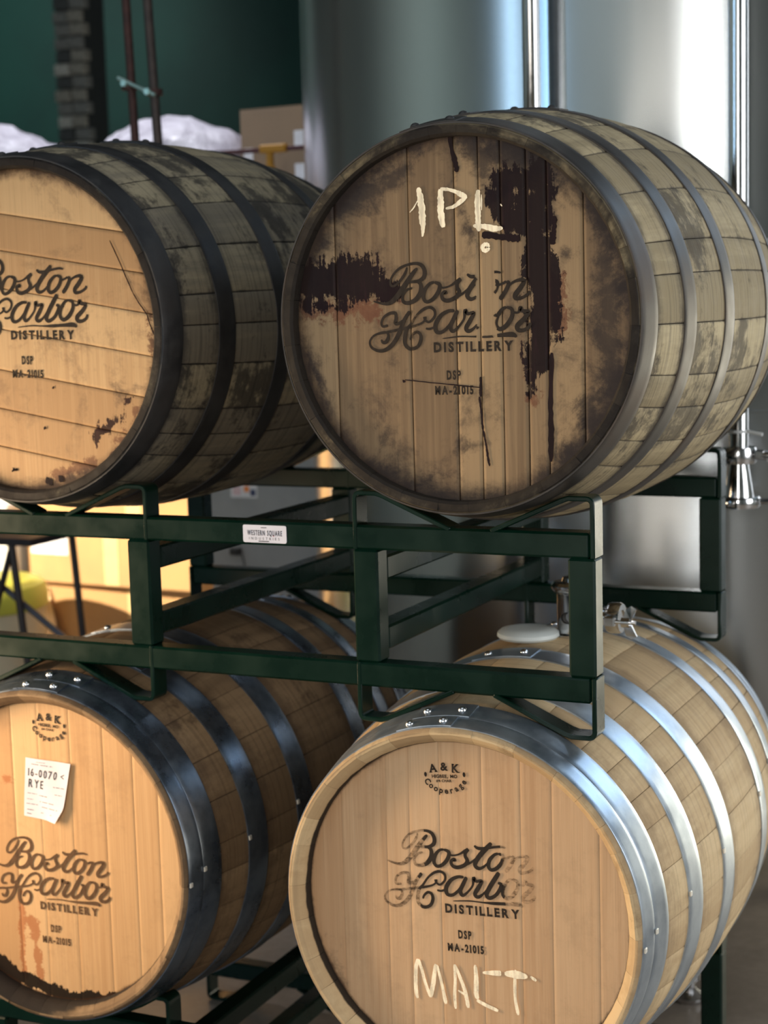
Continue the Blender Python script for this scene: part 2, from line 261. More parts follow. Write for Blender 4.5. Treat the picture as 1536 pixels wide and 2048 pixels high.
# -- letters from the built-in font, cached as flat meshes
_ch={}
def glyph(ch,bold=0.0):
    k=(ch,bold)
    if k not in _ch:
        cu=bpy.data.curves.new('t','FONT'); cu.body=ch; cu.size=1; cu.offset=bold; cu.resolution_u=3
        o=bpy.data.objects.new('t',cu); col.objects.link(o)
        dg=bpy.context.evaluated_depsgraph_get(); me=o.evaluated_get(dg).to_mesh()
        vs=[tuple(v.co[:2]) for v in me.vertices]; fs=[tuple(p.vertices) for p in me.polygons]
        o.evaluated_get(dg).to_mesh_clear(); bpy.data.objects.remove(o); bpy.data.curves.remove(cu)
        xs=[v[0] for v in vs] or [0,.3]; _ch[k]=(vs,fs,min(xs),max(xs))
    return _ch[k]
def text(mb,s,fn,x,y,h,pitch=None,width=None,bold=.02,sx=1,fade=.9):
    """letters of cap height h from (x,y); fn maps flat (u,v) to 3-D; width = whole length"""
    sc_=h/.73; adv=[]; 
    for ch in s:
        if ch==' ': adv.append(.32*sc_*sx); continue
        g=glyph(ch,bold); adv.append((g[3]-g[2])*sc_*sx)
    n=len(s)
    gap=((width-sum(adv))/(n-1)) if width else (pitch or .12*h)
    cx=x
    for ch,a in zip(s,adv):
        if ch!=' ':
            vs,fs,x0,x1=glyph(ch,bold)
            mb.add([fn(cx+(v[0]-x0)*sc_*sx,y+v[1]*sc_) for v in vs],fs,fade=[fade]*len(vs))
        cx+=a+gap
def spline(P,k=6):
    P=[np.array(p,float) for p in P]; out=[]
    if len(P)<3: 
        return [P[0]*(1-t)+P[-1]*t for t in np.linspace(0,1,4)]
    Q=[2*P[0]-P[1]]+P+[2*P[-1]-P[-2]]
    for i in range(1,len(Q)-2):
        for j in range(k):
            t=j/k; a,b,c,d=Q[i-1:i+3]
            out.append(.5*((2*b)+(c-a)*t+(2*a-5*b+4*c-d)*t*t+(3*b-a-3*c+d)*t**3))
    out.append(P[-1]); return out
_lift=[0]
def ribbon(mb,pts,fn,fade=lambda x,z:.9,rough=0,rs=random):
    S=spline(pts); vs=[]; fa=[]
    for i,p in enumerate(S):
        d=S[min(i+1,len(S)-1)][:2]-S[max(i-1,0)][:2]; L=math.hypot(*d) or 1; nx,nz=-d[1]/L,d[0]/L; w=p[2]/2
        if i in (0,len(S)-1): w*=.55
        a=w*(1+rough*rs.uniform(-1,1)); b=w*(1+rough*rs.uniform(-1,1))
        for q in ((p[0]+nx*a,p[1]+nz*a),(p[0]-nx*b,p[1]-nz*b)):
            vs.append(fn(*q)); fa.append(fade(*q))
    _lift[0]+=1
    lift=(_lift[0]%12)*.000015
    vs=[(v[0],v[1]-lift,v[2]) for v in vs]
    mb.add(vs,[(2*i,2*i+1,2*i+3,2*i+2) for i in range(len(S)-1)],fade=fa)

# ------------------------------------------------------------------ setting
def structure(o): o['kind']='structure'; return o
# concrete floor
t=NT('concrete_floor'); n=t.noise(t.coord(),2.2,6,.65); n2=t.noise(t.coord(),40,4)
fl_m=t.out(t.mix(t.ramp(t.math('ADD',t.math('MULTIPLY',n,.7),t.math('MULTIPLY',n2,.3)),.35,.65),C(122,112,102),C(148,136,124)),t.ramp(n,.3,.7,.35,.6),0); t.bump(n2,.15,.001)
FZ=-1.1967
mb=MB(); mb.box(-7.4,4.4,-6.2,7.2,FZ-.1,FZ); structure(mb.build('floor',fl_m))
gw=NT('green_wall_paint'); gn=gw.noise(gw.coord(),1.3,4); gw.bump(gw.noise(gw.coord(),60,3),.1,.002)
gw_m=gw.out(gw.mix(gw.ramp(gn,.35,.65),C(12,50,44),C(16,60,52)),.6)
mb=MB(); mb.box(-7.4,4.4,7.0,7.2,FZ,3.9); structure(mb.build('wall_back',gw_m))
grey_w=plain('grey_wall_paint',C(150,158,156),.7)
mb=MB(); mb.box(-7.4,-7.2,-6.2,7.0,FZ,3.9); structure(mb.build('wall_left',plain('pale_green_wall_paint',C(122,130,126),.7)))
mb=MB(); mb.box(4.2,4.4,-6.2,7.0,FZ,3.9); structure(mb.build('wall_right',grey_w))
mb=MB(); mb.box(-7.2,4.2,-6.2,-6.0,FZ,3.9); structure(mb.build('wall_front',grey_w))
mb=MB(); mb.box(-7.4,4.4,-6.2,7.2,3.9,4.0); structure(mb.build('ceiling',plain('dark_ceiling',C(70,74,74),.8)))

# ------------------------------------------------------------------ brick pier
bp=thing('brick_pier','narrow pier of mottled grey and white bricks against the green wall','pier',(-4.73,5.5,FZ))
mb=MB(); mb.box(-.085,.085,.01,.20,0,5.08); mb.build('core',plain('mortar_dark',C(40,44,44),.9),bp)
bmats=[plain('brick_%d'%i,c,.85,scale=30,var=.3) for i,c in enumerate((C(120,120,116),C(176,174,166),C(70,72,72),C(216,212,202),C(140,136,126)))]
bmesh_=[]
for i,bm_ in enumerate(bmats):
    b=MB(); b.box(-.0475,.0475,0,.06,0,.062,.005); ob=b.build('brick',bm_,bp); bmesh_.append(ob.data); bpy.data.objects.remove(ob)
rb=random.Random(3)
for k in range(73):
    z=.004+k*.0695
    off=.0 if k%2 else .0
    for sx in ((-.049,.049) if k%2 else (-.062,.036)):
        o=share('brick',rb.choice(bmesh_),bp,Matrix.Translation((sx+rb.uniform(-.004,.004),-.01+rb.uniform(-.012,.004),z)))

# ------------------------------------------------------------------ barrels
RECS={True:.022,False:.034}
def rad(s,L,R0,Rb): return Rb-(Rb-R0)*(abs(2*s/L-1))**2
DOME=None
def barrel(key,name,label,loc,L,R0,Rb,side,headm,hoops,ang,seams,hoopm,rivm,seed,stains,hoop_front,rimw,old):
    rs=random.Random(seed); root=thing(name,label,'barrel',loc,'whiskey barrels on the racks')
    REC=RECS[old]; TH=.0175 if old else .0235
    # staves
    nst=30; ws=[rs.uniform(.75,1.3) for _ in range(nst)]; tot=sum(ws); a0=rs.uniform(0,6.28); acc=0
    ss=[0,.004,.0215,.05,] if old else [0,.004,.013,.021,.033,.05,]; ss=ss+[.09,.14,.2,.28,.36,L/2]; ss=ss+[L-x for x in ss[-2::-1]]
    for i in range(nst):
        a1=a0+2*PI*acc/tot; acc+=ws[i]; a2=a0+2*PI*acc/tot; vs=[]; ed=[]; hd=[]; inr=[]
        proud=rs.uniform(-.0006,.0006); eo=rs.uniform(-.001,.001)
        for s in ss:
            R=rad(s,L,R0,Rb)+proud
            if s<=0 or s>=L: R-=.003
            g=((.0005 if old else .0003) if s>.01 else .0001)/R; ring=[]
            for f,dr,e in ((0,-.0013 if s>.01 else -.0003,1 if s>.01 else .3),(.06,-.0002,.30),(.35,0,0),(.65,0,0),(.94,-.0002,.30),(1,-.0013 if s>.01 else -.0003,1 if s>.01 else .3)):
                a=a1+g+(a2-a1-2*g)*f; vs.append(((R+dr)*math.cos(a),s+(eo if s==0 else 0),(R+dr)*math.sin(a))); ed.append(e)
                hd.append(max([0]+[max(0,1-max(0,(h0-s),(s-h1))/.03) for h0,h1 in hoops])); inr.append(.45 if (s<.001 and old) else 0)
            se=min(s,L-s)
            Ri=(R0-TH) if se<=REC+.001 else R-TH-.004
            if old and se<.001: Ri=R0-TH+.004
            if not old and se<.018: Ri=R0-.0075-se*.95
            for f in (1,.5,0):
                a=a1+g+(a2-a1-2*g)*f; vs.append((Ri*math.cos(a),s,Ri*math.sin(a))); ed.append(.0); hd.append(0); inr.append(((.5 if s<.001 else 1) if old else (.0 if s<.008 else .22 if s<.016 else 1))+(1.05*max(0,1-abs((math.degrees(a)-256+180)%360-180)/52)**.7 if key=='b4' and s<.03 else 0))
        n=9; N=len(ss)
        fs=[(j*n+k,j*n+(k+1)%n,(j+1)*n+(k+1)%n,(j+1)*n+k) for j in range(N-1) for k in range(n)]
        fs+=[tuple(range(n)),tuple((N-1)*n+k for k in range(n-1,-1,-1))]
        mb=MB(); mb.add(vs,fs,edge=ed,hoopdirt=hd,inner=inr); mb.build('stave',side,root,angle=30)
    # heads
    RH=R0-TH+.002
    ca,sa=math.cos(math.radians(ang)),math.sin(math.radians(ang))
    horiz=abs(ang)>5
    edges=[-RH]+list(seams)+[RH]
    st=[q for q in stains if q[5]>=6 ]
    def val(kind,x,z):
        v=0
        for q in st:
            if q[0]!=kind: continue
            x0,z0,x1,z1,r,s_=[q[1]/1000,q[2]/1000,q[3]/1000,q[4]/1000,q[5]/1000,q[6]]
            dx,dz=x1-x0,z1-z0; LL=dx*dx+dz*dz; tt=0 if LL==0 else max(0,min(1,((x-x0)*dx+(z-z0)*dz)/LL))
            d=math.hypot(x-x0-tt*dx,z-z0-tt*dz); v=max(v,s_*max(0,min(1,.5+(r-d)/(r*1.3+.016))))
        return v
    for i in range(len(edges)-1):
        e0,e1=edges[i]+(.0003 if old else .0001),edges[i+1]-(.0003 if old else .0001)
        if e1-e0<.004: continue
        ncol=max(3,int((e1-e0)/.0055)); SW=.0014 if old else .0007; us=[e0,e0+SW]+[e0+(e1-e0)*k/ncol for k in range(1,ncol)]+[e1-SW,e1]
        NR=64; vs=[]; at={k:[] for k in ('p','a','g','edge','rim')}; dep=rs.uniform(-.0005,.0005)*(1 if old else .3)
        for u in us:
            h=math.sqrt(max(RH*RH-u*u,1e-5))
            for j in range(NR+1):
                v=-h+2*h*j/NR
                x,z=(u,v) if not horiz else (v,u)
                if horiz: x,z=ca*v-sa*u, sa*v+ca*u
                dd=(.0016 if old else .0003) if u in (us[0],us[-1]) else 0
                vs.append((x,REC+dd+dep,z)); r=math.hypot(x,z)
                for k in 'pag': at[k].append(val(k,x,z))
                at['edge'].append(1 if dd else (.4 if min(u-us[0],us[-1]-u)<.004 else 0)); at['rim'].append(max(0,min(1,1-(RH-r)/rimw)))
        n=NR+1; fs=[(a*n+j,a*n+j+1,(a+1)*n+j+1,(a+1)*n+j) for a in range(len(us)-1) for j in range(NR)]
        nb=len(vs)
        per=[j for j in range(n)]+[a*n+NR for a in range(1,len(us))]+[(len(us)-1)*n+j for j in range(NR-1,-1,-1)]+[a*n for a in range(len(us)-2,0,-1)]
        for q in per: vs.append((vs[q][0],REC+.02,vs[q][2]))
        K=len(per); fs+=[(per[k],per[(k+1)%K],nb+(k+1)%K,nb+k) for k in range(K)]+[tuple(nb+k for k in range(K))]
        for k in at: at[k]+=[at[k][q] for q in per]
        mb=MB(); mb.add(vs,fs,**at); mb.build('head_board',headm,root,angle=60)
    mb=MB(); mb.lathe([(.0005,L-REC-.02),(RH,L-REC-.02),(RH,L-REC),(.0005,L-REC)],ax='y',n=40); mb.build('rear_head',side,root)
    # hoops
    for hi,(h0,h1) in enumerate(hoops):
        mb=MB(); T=.0019; k=4; pr=[]
        for j in range(k+1):
            s=h0+(h1-h0)*j/k; pr.append((rad(s,L,R0,Rb)+T,s))
        pr=[(pr[0][0]-.0004,pr[0][1])]+[(r,s) for r,s in pr[1:-1]]+[(pr[-1][0]-.0004,pr[-1][1])]
        pr.insert(1,(rad(h0+.0012,L,R0,Rb)+T,h0+.0012)); pr.insert(-1,(rad(h1-.0012,L,R0,Rb)+T,h1-.0012))
        inner=[(rad(h1,L,R0,Rb)-.0008,h1),(rad(h0,L,R0,Rb)-.0008,h0)]
        mb.lathe(pr+inner,ax='y',n=144,close=True)
        # lapped joint
        ph=math.radians(hoop_front[hi%len(hoop_front)]); dph=math.radians(9); vs=[]; NA=10
        for a_ in range(NA+1):
            a=ph-dph+2*dph*a_/NA
            for r,s in ((rad(h0,L,R0,Rb),h0+.001),(rad(h0,L,R0,Rb)+T*2-.0002,h0+.0015),(rad(h1,L,R0,Rb)+T*2-.0002,h1-.0015),(rad(h1,L,R0,Rb),h1-.001)):
                vs.append((r*math.cos(a),s,r*math.sin(a)))
        mb.add(vs,[(a_*4+q,a_*4+q+1,a_*4+5+q,a_*4+4+q) for a_ in range(NA) for q in range(3)]+[(0,3,2,1),(NA*4,NA*4+1,NA*4+2,NA*4+3)])
        ho=mb.build('hoop',hoopm[hi%len(hoopm)],root,angle=40)
        for da in (-5.5,5.5):
            a=ph+math.radians(da); s=(h0+h1)/2; r=rad(s,L,R0,Rb)+T*2-.0006
            mw=Matrix.Translation((r*math.cos(a),s,r*math.sin(a)))@Matrix.Rotation(PI/2-a,4,'Y')
            share('rivet',RIV[0 if old else 1],ho,mw)
        if hi<6 and not old:
            a=math.radians(-3+hi*3.5); s=h0+.002; r=rad(s,L,R0,Rb)+.0028
            share('nail',NAIL,ho,Matrix.Translation((r*math.cos(a),s,r*math.sin(a)))@Matrix.Rotation(PI/2-a,4,'Y'))
    return root
mb=MB(); mb.lathe([(.0072,-.001),(.0072,.0004),(.0060,.0026),(.0034,.0042),(.0003,.0047)],n=14)
o=mb.build('rivet_a',M['old_hoop2']); rivA=o.data; bpy.data.objects.remove(o)
mb=MB(); mb.lathe([(.0068,-.001),(.0068,.0004),(.0058,.0030),(.0034,.0048),(.0003,.0054)],n=14)
o=mb.build('rivet_b',plain('bright_rivet',(.75,.77,.8,1),.25,1)); rivB=o.data; bpy.data.objects.remove(o)
RIV=(rivA,rivB)
mb=MB(); mb.box(-.004,.004,-.004,.004,-.001,.0022,.0008); o=mb.build('nail_',plain('pale_nail',C(214,208,196),.5,.3)); NAIL=o.data; bpy.data.objects.remove(o)

st=DATA['st']; SE=DATA['seams']
B1=(-.1945,-.0524,.3124); B2=(-.9744,-.0524,.3099); B3=(-.1985,-.081,-.5776); B4=(-.961,-.081,-.5776)
LO=.915
oldh=[(.001,.046),(.135,.177),(.300,.345)]; oldh+= [(LO-b,LO-a) for a,b in oldh[::-1]]
newh=[(.007,.040),(.0405,.084),(.157,.210),(.306,.361),(.560,.613),(.710,.761),(.839,.878),(.8785,.912)]
L3=.918
b1=barrel('b1','whiskey_barrel','weathered oak barrel with purple stained head chalked 1PL, upper right',B1,LO,.2825,.3320,M['side1'],M['head1'],oldh,0,SE['b1'],[M['old_hoop']],None,11,st['b1'],[97,103,88,97,103,90],.048,True)
b2=barrel('b2','whiskey_barrel','dark weathered oak barrel with slanting head boards, upper left',B2,LO,.2825,.3315,M['side2'],M['head2'],oldh,-9.3,SE['b2'],[M['old_hoop2']],None,12,st['b2'],[101,96,85,97,103,90],.034,True)
b3=barrel('b3','whiskey_barrel','fresh oak barrel with bright hoops chalked MALT, lower right',B3,L3,.2867,.3375,M['side3'],M['head3'],newh,0,SE['b3'],[M['galv']],None,13,st['b3'],[100,97,85,97,103,90],.009,False)
b4=barrel('b4','whiskey_barrel','oak barrel with a paper rye label on its head, lower left',B4,L3,.2867,.3375,M['side4'],M['head4'],newh,0,SE['b4'],[M['galv_dark']],None,14,st['b4'],[90,86,78,97,103,90],.009,False)

# -- stamps, stencils, chalk
def headfn(y): return lambda x,z:(x,y,z)
def frame_fn(fr,y):
    x0,z0,L,an=fr; a=math.radians(an); c,s=math.cos(a)*L,math.sin(a)*L
    return lambda u,v:(x0+c*u-s*v,y,z0+s*u+c*v)
def stencil(root,fr,mat,fade,small_mat=None):
    fn=frame_fn(fr,RECS[root in (b1,b2)]-.0012); L=fr[2]
    mb=MB()
    def f2(u,v):
        return fade(u,v)
    for s in DATA['script']:
        P=[(p[0]/1000,p[1]/1000,p[2]/1000*1.5) for p in s]
        ribbon(mb,P,fn,f2)
    mb.build('script_lettering',mat,root,smooth=False)
    def tx(nm,s,x,y,h,w,sx=1,bold=.03):
        mb=MB(); text(mb,s,fn,x,y,h,width=w,sx=sx,bold=bold)
        # fade per vertex
        mb.at['fade']=[fade((i_ if False else x+w/2),y) for i_ in range(len(mb.v))]
        mb.build(nm,small_mat or mat,root,smooth=False)
    tx('name_lettering','DISTILLERY',0,.0,.112,1.0,.9,.05)
    tx('permit_lettering','DSP',.155,-.325,.105,.18,.6,.045)
    tx('number_lettering','MA-21015',0,-.50,.10,.49,.7,.045)
stencil(b1,DATA['frames']['b1'],M['ink'],lambda u,v: (.22 if (.55<u<.80 and v>.15 ) else (.5 if (-.30<u<-.18 and v<.6) else .9)))
stencil(b2,DATA['frames']['b2'],M['ink'],lambda u,v:.95)
stencil(b3,DATA['frames']['b3'],M['ink'],lambda u,v: (.40 if u>.80-.25*(v>.45)*0 and v>.12 and u>.78 else (.44 if (u<-.32 and v<.62) or (u<-.22 and v>=.55) else .97)))
stencil(b4,DATA['frames']['b4'],M['ink_brown'],lambda u,v:.97)
def stamp(root,fr,mat):
    fn=frame_fn(fr,RECS[False]-.0012); mb=MB()
    def glp(ch,cx,cy,h,rot,sx=1,bold=.03):
        vs,fs,x0,x1=glyph(ch,bold); k=h/.73; c,s=math.cos(rot),math.sin(rot)
        q=[((v[0]-(x0+x1)/2)*k*sx,v[1]*k) for v in vs]
        mb.add([fn(cx+c*a-s*b,cy+s*a+c*b) for a,b in q],fs,fade=[.9]*len(q))
    def bar(x0,y0,x1,y1,t):
        d=math.hypot(x1-x0,y1-y0); nx,ny=-(y1-y0)/d*t/2,(x1-x0)/d*t/2
        mb.add([fn(x0+nx,y0+ny),fn(x1+nx,y1+ny),fn(x1-nx,y1-ny),fn(x0-nx,y0-ny)],[(0,1,2,3)],fade=[.9]*4)
    for ch,cx,cy,rot in (('A',.215,.06,.10),('&',.50,.10,0),('K',.785,.06,-.10)):
        glp(ch,cx,cy,.20,rot,1.0,.035)
    for cx in (.145,.285): bar(cx-.035,.062+(.215-cx)*-.1,cx+.035,.062+(.215-cx)*-.1,.022)     # serif feet
    for cx in (.73,.86): bar(cx-.035,.056,cx+.035,.052,.022)
    for cx in (.74,.85): bar(cx-.03,.245,cx+.03,.240,.02)
    text(mb,'HIGBEE, MO',fn,.16,-.085,.085,width=.66,bold=.03)
    text(mb,'#4 CHAR',fn,.26,-.185,.065,width=.40,bold=.03)
    s='Cooperage'; n=len(s)
    for i,ch in enumerate(s):
        th=math.radians(-142+i*104/(n-1)); R=.66; cx=.5+R*math.cos(th); cy=.20+R*math.sin(th)*.98
        glp(ch,cx,cy-.02,.155 if i==0 else .15,th+PI/2,.92,.035)
    for cx in (0,1):
        mb.add([fn(cx+.035*math.cos(a*PI/8),.0+.06*math.sin(a*PI/8)) for a in range(16)],[tuple(range(16))],fade=[.9]*16)
    mb.build('cooper_stamp',mat,root,smooth=False)
stamp(b3,DATA['stamp']['b3'],M['ink']); stamp(b4,DATA['stamp']['b4'],M['ink'])
rc=random.Random(5)
for bb,key,groups,fd,rg in ((b1,'chalk1',(('1',(0,8)),('P',(1,2,3)),('L',(4,5,6)),(None,(7,)),(None,(9,))),.80,.16),(b3,'chalk3',(('M',(0,1,2,3)),('A',(4,5,6)),('L',(7,8)),('T',(9,10,11,12))),.68,.06)):
    for ch,ids in groups:
        mb=MB()
        for q in ids: ribbon(mb,[(p[0]/1e4,p[1]/1e4,p[2]/1e4*1.2) for p in DATA[key][q]],headfn(RECS[bb is b1]-.0017),lambda x,z:fd,rg,rc)
        o=mb.build('chalk_letter' if ch else 'chalk_mark',M['chalk'],bb,smooth=False)
        if ch: o['label']='chalk character '+ch
for b,k in ((b1,'b1'),(b2,'b2')):
    for q in st[k]:
        if q[5]<6:
            x0,z0,x1,z1,r=[v/1000 for v in q[1:6]]
            if math.hypot(x1-x0,z1-z0)<.004: z1=z0-.004
            P=[(x0,z0,2*r),(x0*.6+x1*.4+rc.uniform(-.0015,.0015),z0*.6+z1*.4,1.7*r),(x0*.3+x1*.7,z0*.3+z1*.7,2.2*r),(x1,z1,1.9*r)]
            mb=MB(); ribbon(mb,P,headfn(RECS[True]-.0014),lambda x,z:.85,.25,rc); mb.build('dried_drip',M['drip'],b,smooth=False)

# -- paper label on the lower left barrel
tl,tr,bl,br_=(-.0455,.1620),(.0486,.1595),(-.0545,.0584),(.0262,.0530)
def lab(u,v,lift=0):   # u,v in 0..1, v up
    x=(tl[0]*(1-u)+tr[0]*u)*v+(bl[0]*(1-u)+br_[0]*u)*(1-v); z=(tl[1]*(1-u)+tr[1]*u)*v+(bl[1]*(1-u)+br_[1]*u)*(1-v)
    if u>.6 and v<.25: x-=(u-.6)*(.25-v)*.12; 
    y=RECS[False]-.0012-.010*max(0,u-.25)**1.6*(1.1-v)-.0012*math.sin(u*9+v*5)*.5-.0012
    return (x,y-lift,z)
mb=MB(); NU,NV=14,14
vs=[lab(i/NU,j/NV) for j in range(NV+1) for i in range(NU+1)]; vs+=[(a,b+.0003,c) for a,b,c in vs]
q=(NU+1)*(NV+1); n=NU+1
fs=[(j*n+i,j*n+i+1,(j+1)*n+i+1,(j+1)*n+i) for j in range(NV) for i in range(NU)]; fs+=[tuple(q+k for k in f[::-1]) for f in fs]
mb.add(vs,fs); pl=mb.build('paper_label',plain('label_paper',C(226,220,226),.6,var=.05),b4); pl['label']='white paper label reading 16-0070 and RYE'
lf=lambda u,v:lab(u,v,.0005)
mb=MB(); text(mb,'16-0070',lf,.07,.70,.135,width=.66,bold=.012,sx=.86,fade=1); text(mb,'<',lf,.82,.71,.12,width=None,fade=1,bold=.0)
text(mb,'RYE',lf,.09,.51,.145,width=.35,bold=.012,sx=.85,fade=1); blackp=plain('black_print',(.03,.03,.035,1),.7)
mb.build('label_lettering',blackp,pl,smooth=False)
mb=MB()
for (u0,u1,v,h) in ((.1,.6,.90,.012),(.25,.45,.945,.008),(.68,.95,.57,.012),(.72,.92,.45,.012),(.06,.3,.40,.010),(.36,.58,.385,.014),(.06,.22,.30,.010),(.38,.78,.285,.012),(.06,.34,.22,.012),(.40,.88,.20,.012),(.08,.24,.12,.014),(.42,.50,.10,.014),(.70,.76,.10,.014),(.07,.20,.05,.016)):
    k=12
    for i in range(k):
        if (i*7+int(v*100))%5==0: continue
        a=u0+(u1-u0)*i/k; b=a+(u1-u0)/k*.75
        mb.add([lf(a,v),lf(b,v),lf(b,v+h),lf(a,v+h)],[(0,1,2,3)])
mb.build('fine_print',plain('grey_print',C(120,112,130),.7),pl,smooth=False)

# ------------------------------------------------------------------ barrel racks
t=NT('green_enamel'); n=t.noise(t.coord(),9,4); n2=t.noise(t.coord(),220,3,.6)
wear=t.ramp(t.noise(t.coord(),34,5,.7),.70,.76)
M['green']=t.out(t.mix(wear,t.mix(t.ramp(n,.3,.7),(.0002,.0095,.0052,1),(.0005,.015,.0085,1)),(.004,.045,.024,1)),t.ramp(n,.3,.7,.24,.36),0,.26,.0); t.bump(n2,.12,.0006)
t_,w_=.0384,.0400
P1,P2=-.3522,-.7708; BW=.393; XL=P2-BW
ZLT,ZLB=-.2172,-.2556; ZST,ZSB=.054,-.3115; D=.7537
def strap_profile(sign,z0,zf,wtop):
    """outer line of a saddle strap for one half bay, local x from 0 (outer) towards the bay centre; sign +1 above the rail, -1 below"""
    r=.013; P=[(0,z0-sign*.0384)]
    P.append((0,zf-sign*r))
    for k in range(1,6): a=k*PI/10; P.append((r-r*math.cos(a)*1.0 if False else r*(1-math.cos(a)),zf-sign*r*(1-math.sin(a))))
    if wtop: P+= [(.028,zf),(.038,zf-.0055),(.060,zf-.0185),(.085,zf-.0305),(.120,zf-.0435),(.155,z0+.001)]
    else: P+= [(.040,zf),(.052,zf-sign*.0035),(.070,zf-sign*.0115),(.165,z0+sign*.001)]
    return P
def strap_mesh(mb,P,x0,dirx,y0,y1,th=.0075):
    n=len(P); inn=[]
    for i in range(n):
        d=np.array(P[min(i+1,n-1)])-np.array(P[max(i-1,0)]); d=d/np.linalg.norm(d); inn.append(d)
    sgn=1 if P[3][1]>P[0][1] else -1
    vs=[]
    for i,(x,z) in enumerate(P):
        d=inn[i]; nx,nz=(d[1],-d[0]) if sgn>0 else (-d[1],d[0])
        a=(x,z); b=(x+nx*th,z+nz*th)
        for q in (a,b):
            for y in (y0,y1): vs.append((x0+dirx*q[0],y,q[1]))
    fs=[]
    for i in range(n-1):
        o=i*4; p=o+4
        fs+=[(o,o+1,p+1,p),(o+2,p+2,p+3,o+3),(o,p,p+2,o+2),(o+1,o+3,p+3,p+1)]
    fs+=[(0,2,3,1),(4*n-4,4*n-3,4*n-1,4*n-2)]
    mb.add(vs,fs)
def rack(dz,label,sticker):
    root=thing('barrel_rack',label,'rack',(0,0,dz),'barrel racks')
    for y0 in (0,D):
        for z1 in (0,ZLT):
            mb=MB(); mb.box(XL+.0085,-.0085,y0+.0006,y0+w_-.0006,z1-t_,z1,.0035); mb.build('rail',M['green'],root)
        for x1,x0 in ((-.0004,-.0426),(P1,-.3948),(P2,-.8134),(XL+.0426,XL+.0004)):
            mb=MB(); mb.box(x0,x1,y0+.0012,y0+w_-.0012,ZLT+.0002,-t_-.0002,.0035); mb.build('post',M['green'],root)
        for bx in (0,P2):
            for dirx,xo in ((-1,bx),(1,bx-BW)):
                for sign,z0,zf in ((1,0,ZST),(-1,ZLB,ZSB)):
                    P=strap_profile(sign,z0,zf,(not sticker) and sign>0); mb=MB(); strap_mesh(mb,P,xo,dirx,y0,y0+w_); o=mb.build('saddle_strap',M['green'],root)
                    bv=o.modifiers.new('bevel','BEVEL'); bv.width=.0015; bv.segments=1; bv.limit_method='ANGLE'; bv.angle_limit=math.radians(50)
    for x1 in (P1,P2):
        for z1 in (-.0525,-.1647):
            mb=MB(); mb.box(x1-.0395,x1-.001,w_-.0012,D+.0012,z1-t_,z1,.0035); mb.build('side_tube',M['green'],root)
    if sticker:
        x0,x1,zt,zb=-.589,-.510,-.0058,-.0342
        mb=MB(); ring=[]
        for cx,cz,a0 in ((x1-.003,zt-.003,0),(x0+.003,zt-.003,90),(x0+.003,zb+.003,180),(x1-.003,zb+.003,270)):
            for k in range(4): a=math.radians(a0+k*30); ring.append((cx+.003*math.cos(a),cz+.003*math.sin(a)))
        vs=[(x,-.0002,z) for x,z in ring]+[(x,.0012,z) for x,z in ring]; N=len(ring)
        mb.add(vs,[tuple(range(N)),tuple(range(2*N-1,N-1,-1))]+[(k,(k+1)%N,N+(k+1)%N,N+k) for k in range(N)])
        s=mb.build('sticker',plain('sticker_white',C(205,208,222),.4,var=.03),root); s['label']='white maker sticker reading WESTERN SQUARE'
        fn=lambda u,v:(x0+u*(x1-x0),-.0005,zb+v*(zt-zb))
        mb=MB(); text(mb,'WESTERN SQUARE',fn,.10,.42,.30,width=.80,bold=.02,sx=.185)
        text(mb,'INDUSTRIES',fn,.14,.17,.15,width=.70,bold=.0,sx=.36)
        mb.add([fn(.42,.84),fn(.55,.84),fn(.55,.88),fn(.42,.88)],[(0,1,2,3)],fade=[1]*4); mb.add([fn(.36,.06),fn(.60,.06),fn(.60,.11),fn(.36,.11)],[(0,1,2,3)],fade=[1]*4)
        mb.build('sticker_lettering',plain('navy_print',C(22,26,46),.6),s,smooth=False)
        mb=MB(); 
        vs=[fn(.705+(.016 if k%2 else .007)*math.cos(k*PI/5),.40+(.045 if k%2 else .02)*math.sin(k*PI/5)) for k in range(10)]
        mb.add(vs,[tuple(range(10))]); mb.build('sticker_star',plain('red_print',C(190,30,40),.6),s,smooth=False)
    return root
r1=rack(0,'green steel rack carrying the two weathered barrels, with maker sticker',True)
r2=rack(-.885,'green steel rack on the floor under the two newer barrels',False)

# ------------------------------------------------------------------ bung, tee fitting on the lower right barrel
silic=plain('white_silicone',C(200,206,204),.45,var=.04)
bt=B3[2]+rad(.44,L3,.2867,.3375)
bg=thing('barrel_bung','flat white silicone bung on top of the MALT barrel','bung',(-.241,.365,bt-.004))
mb=MB(); mb.lathe([(.0005,.020),(.030,.0215),(.047,.019),(.053,.014),(.054,.008),(.050,.004),(.0005,.002)],n=40); mb.build('cap',silic,bg)
mb=MB(); mb.lathe([(.0005,.003),(.026,.003),(.022,-.022),(.0005,-.022)],n=24); mb.build('plug',silic,bg)
st_m=NT('polished_stainless'); nn=st_m.noise(st_m.coord(),30,3); SS=st_m.out((.62,.62,.63,1),st_m.ramp(nn,.3,.7,.10,.2),1)
tf=thing('steel_tee_fitting','polished steel fitting with wing nut clamp standing on the MALT barrel','fitting',(-.172,.416,B3[2]+.3365)); tf.scale=(1.2,1.2,1.12)
mb=MB(); mb.lathe([(.0005,-.003),(.034,-.003),(.034,.004),(.027,.006),(.027,.066),(.031,.068),(.031,.071),(.0005,.071)],n=32); mb.build('body',SS,tf)
mb=MB(); mb.lathe([(.0005,.071),(.033,.071),(.035,.075),(.035,.080),(.031,.084),(.020,.085),(.018,.091),(.0005,.092)],n=32); mb.build('cap',SS,tf)
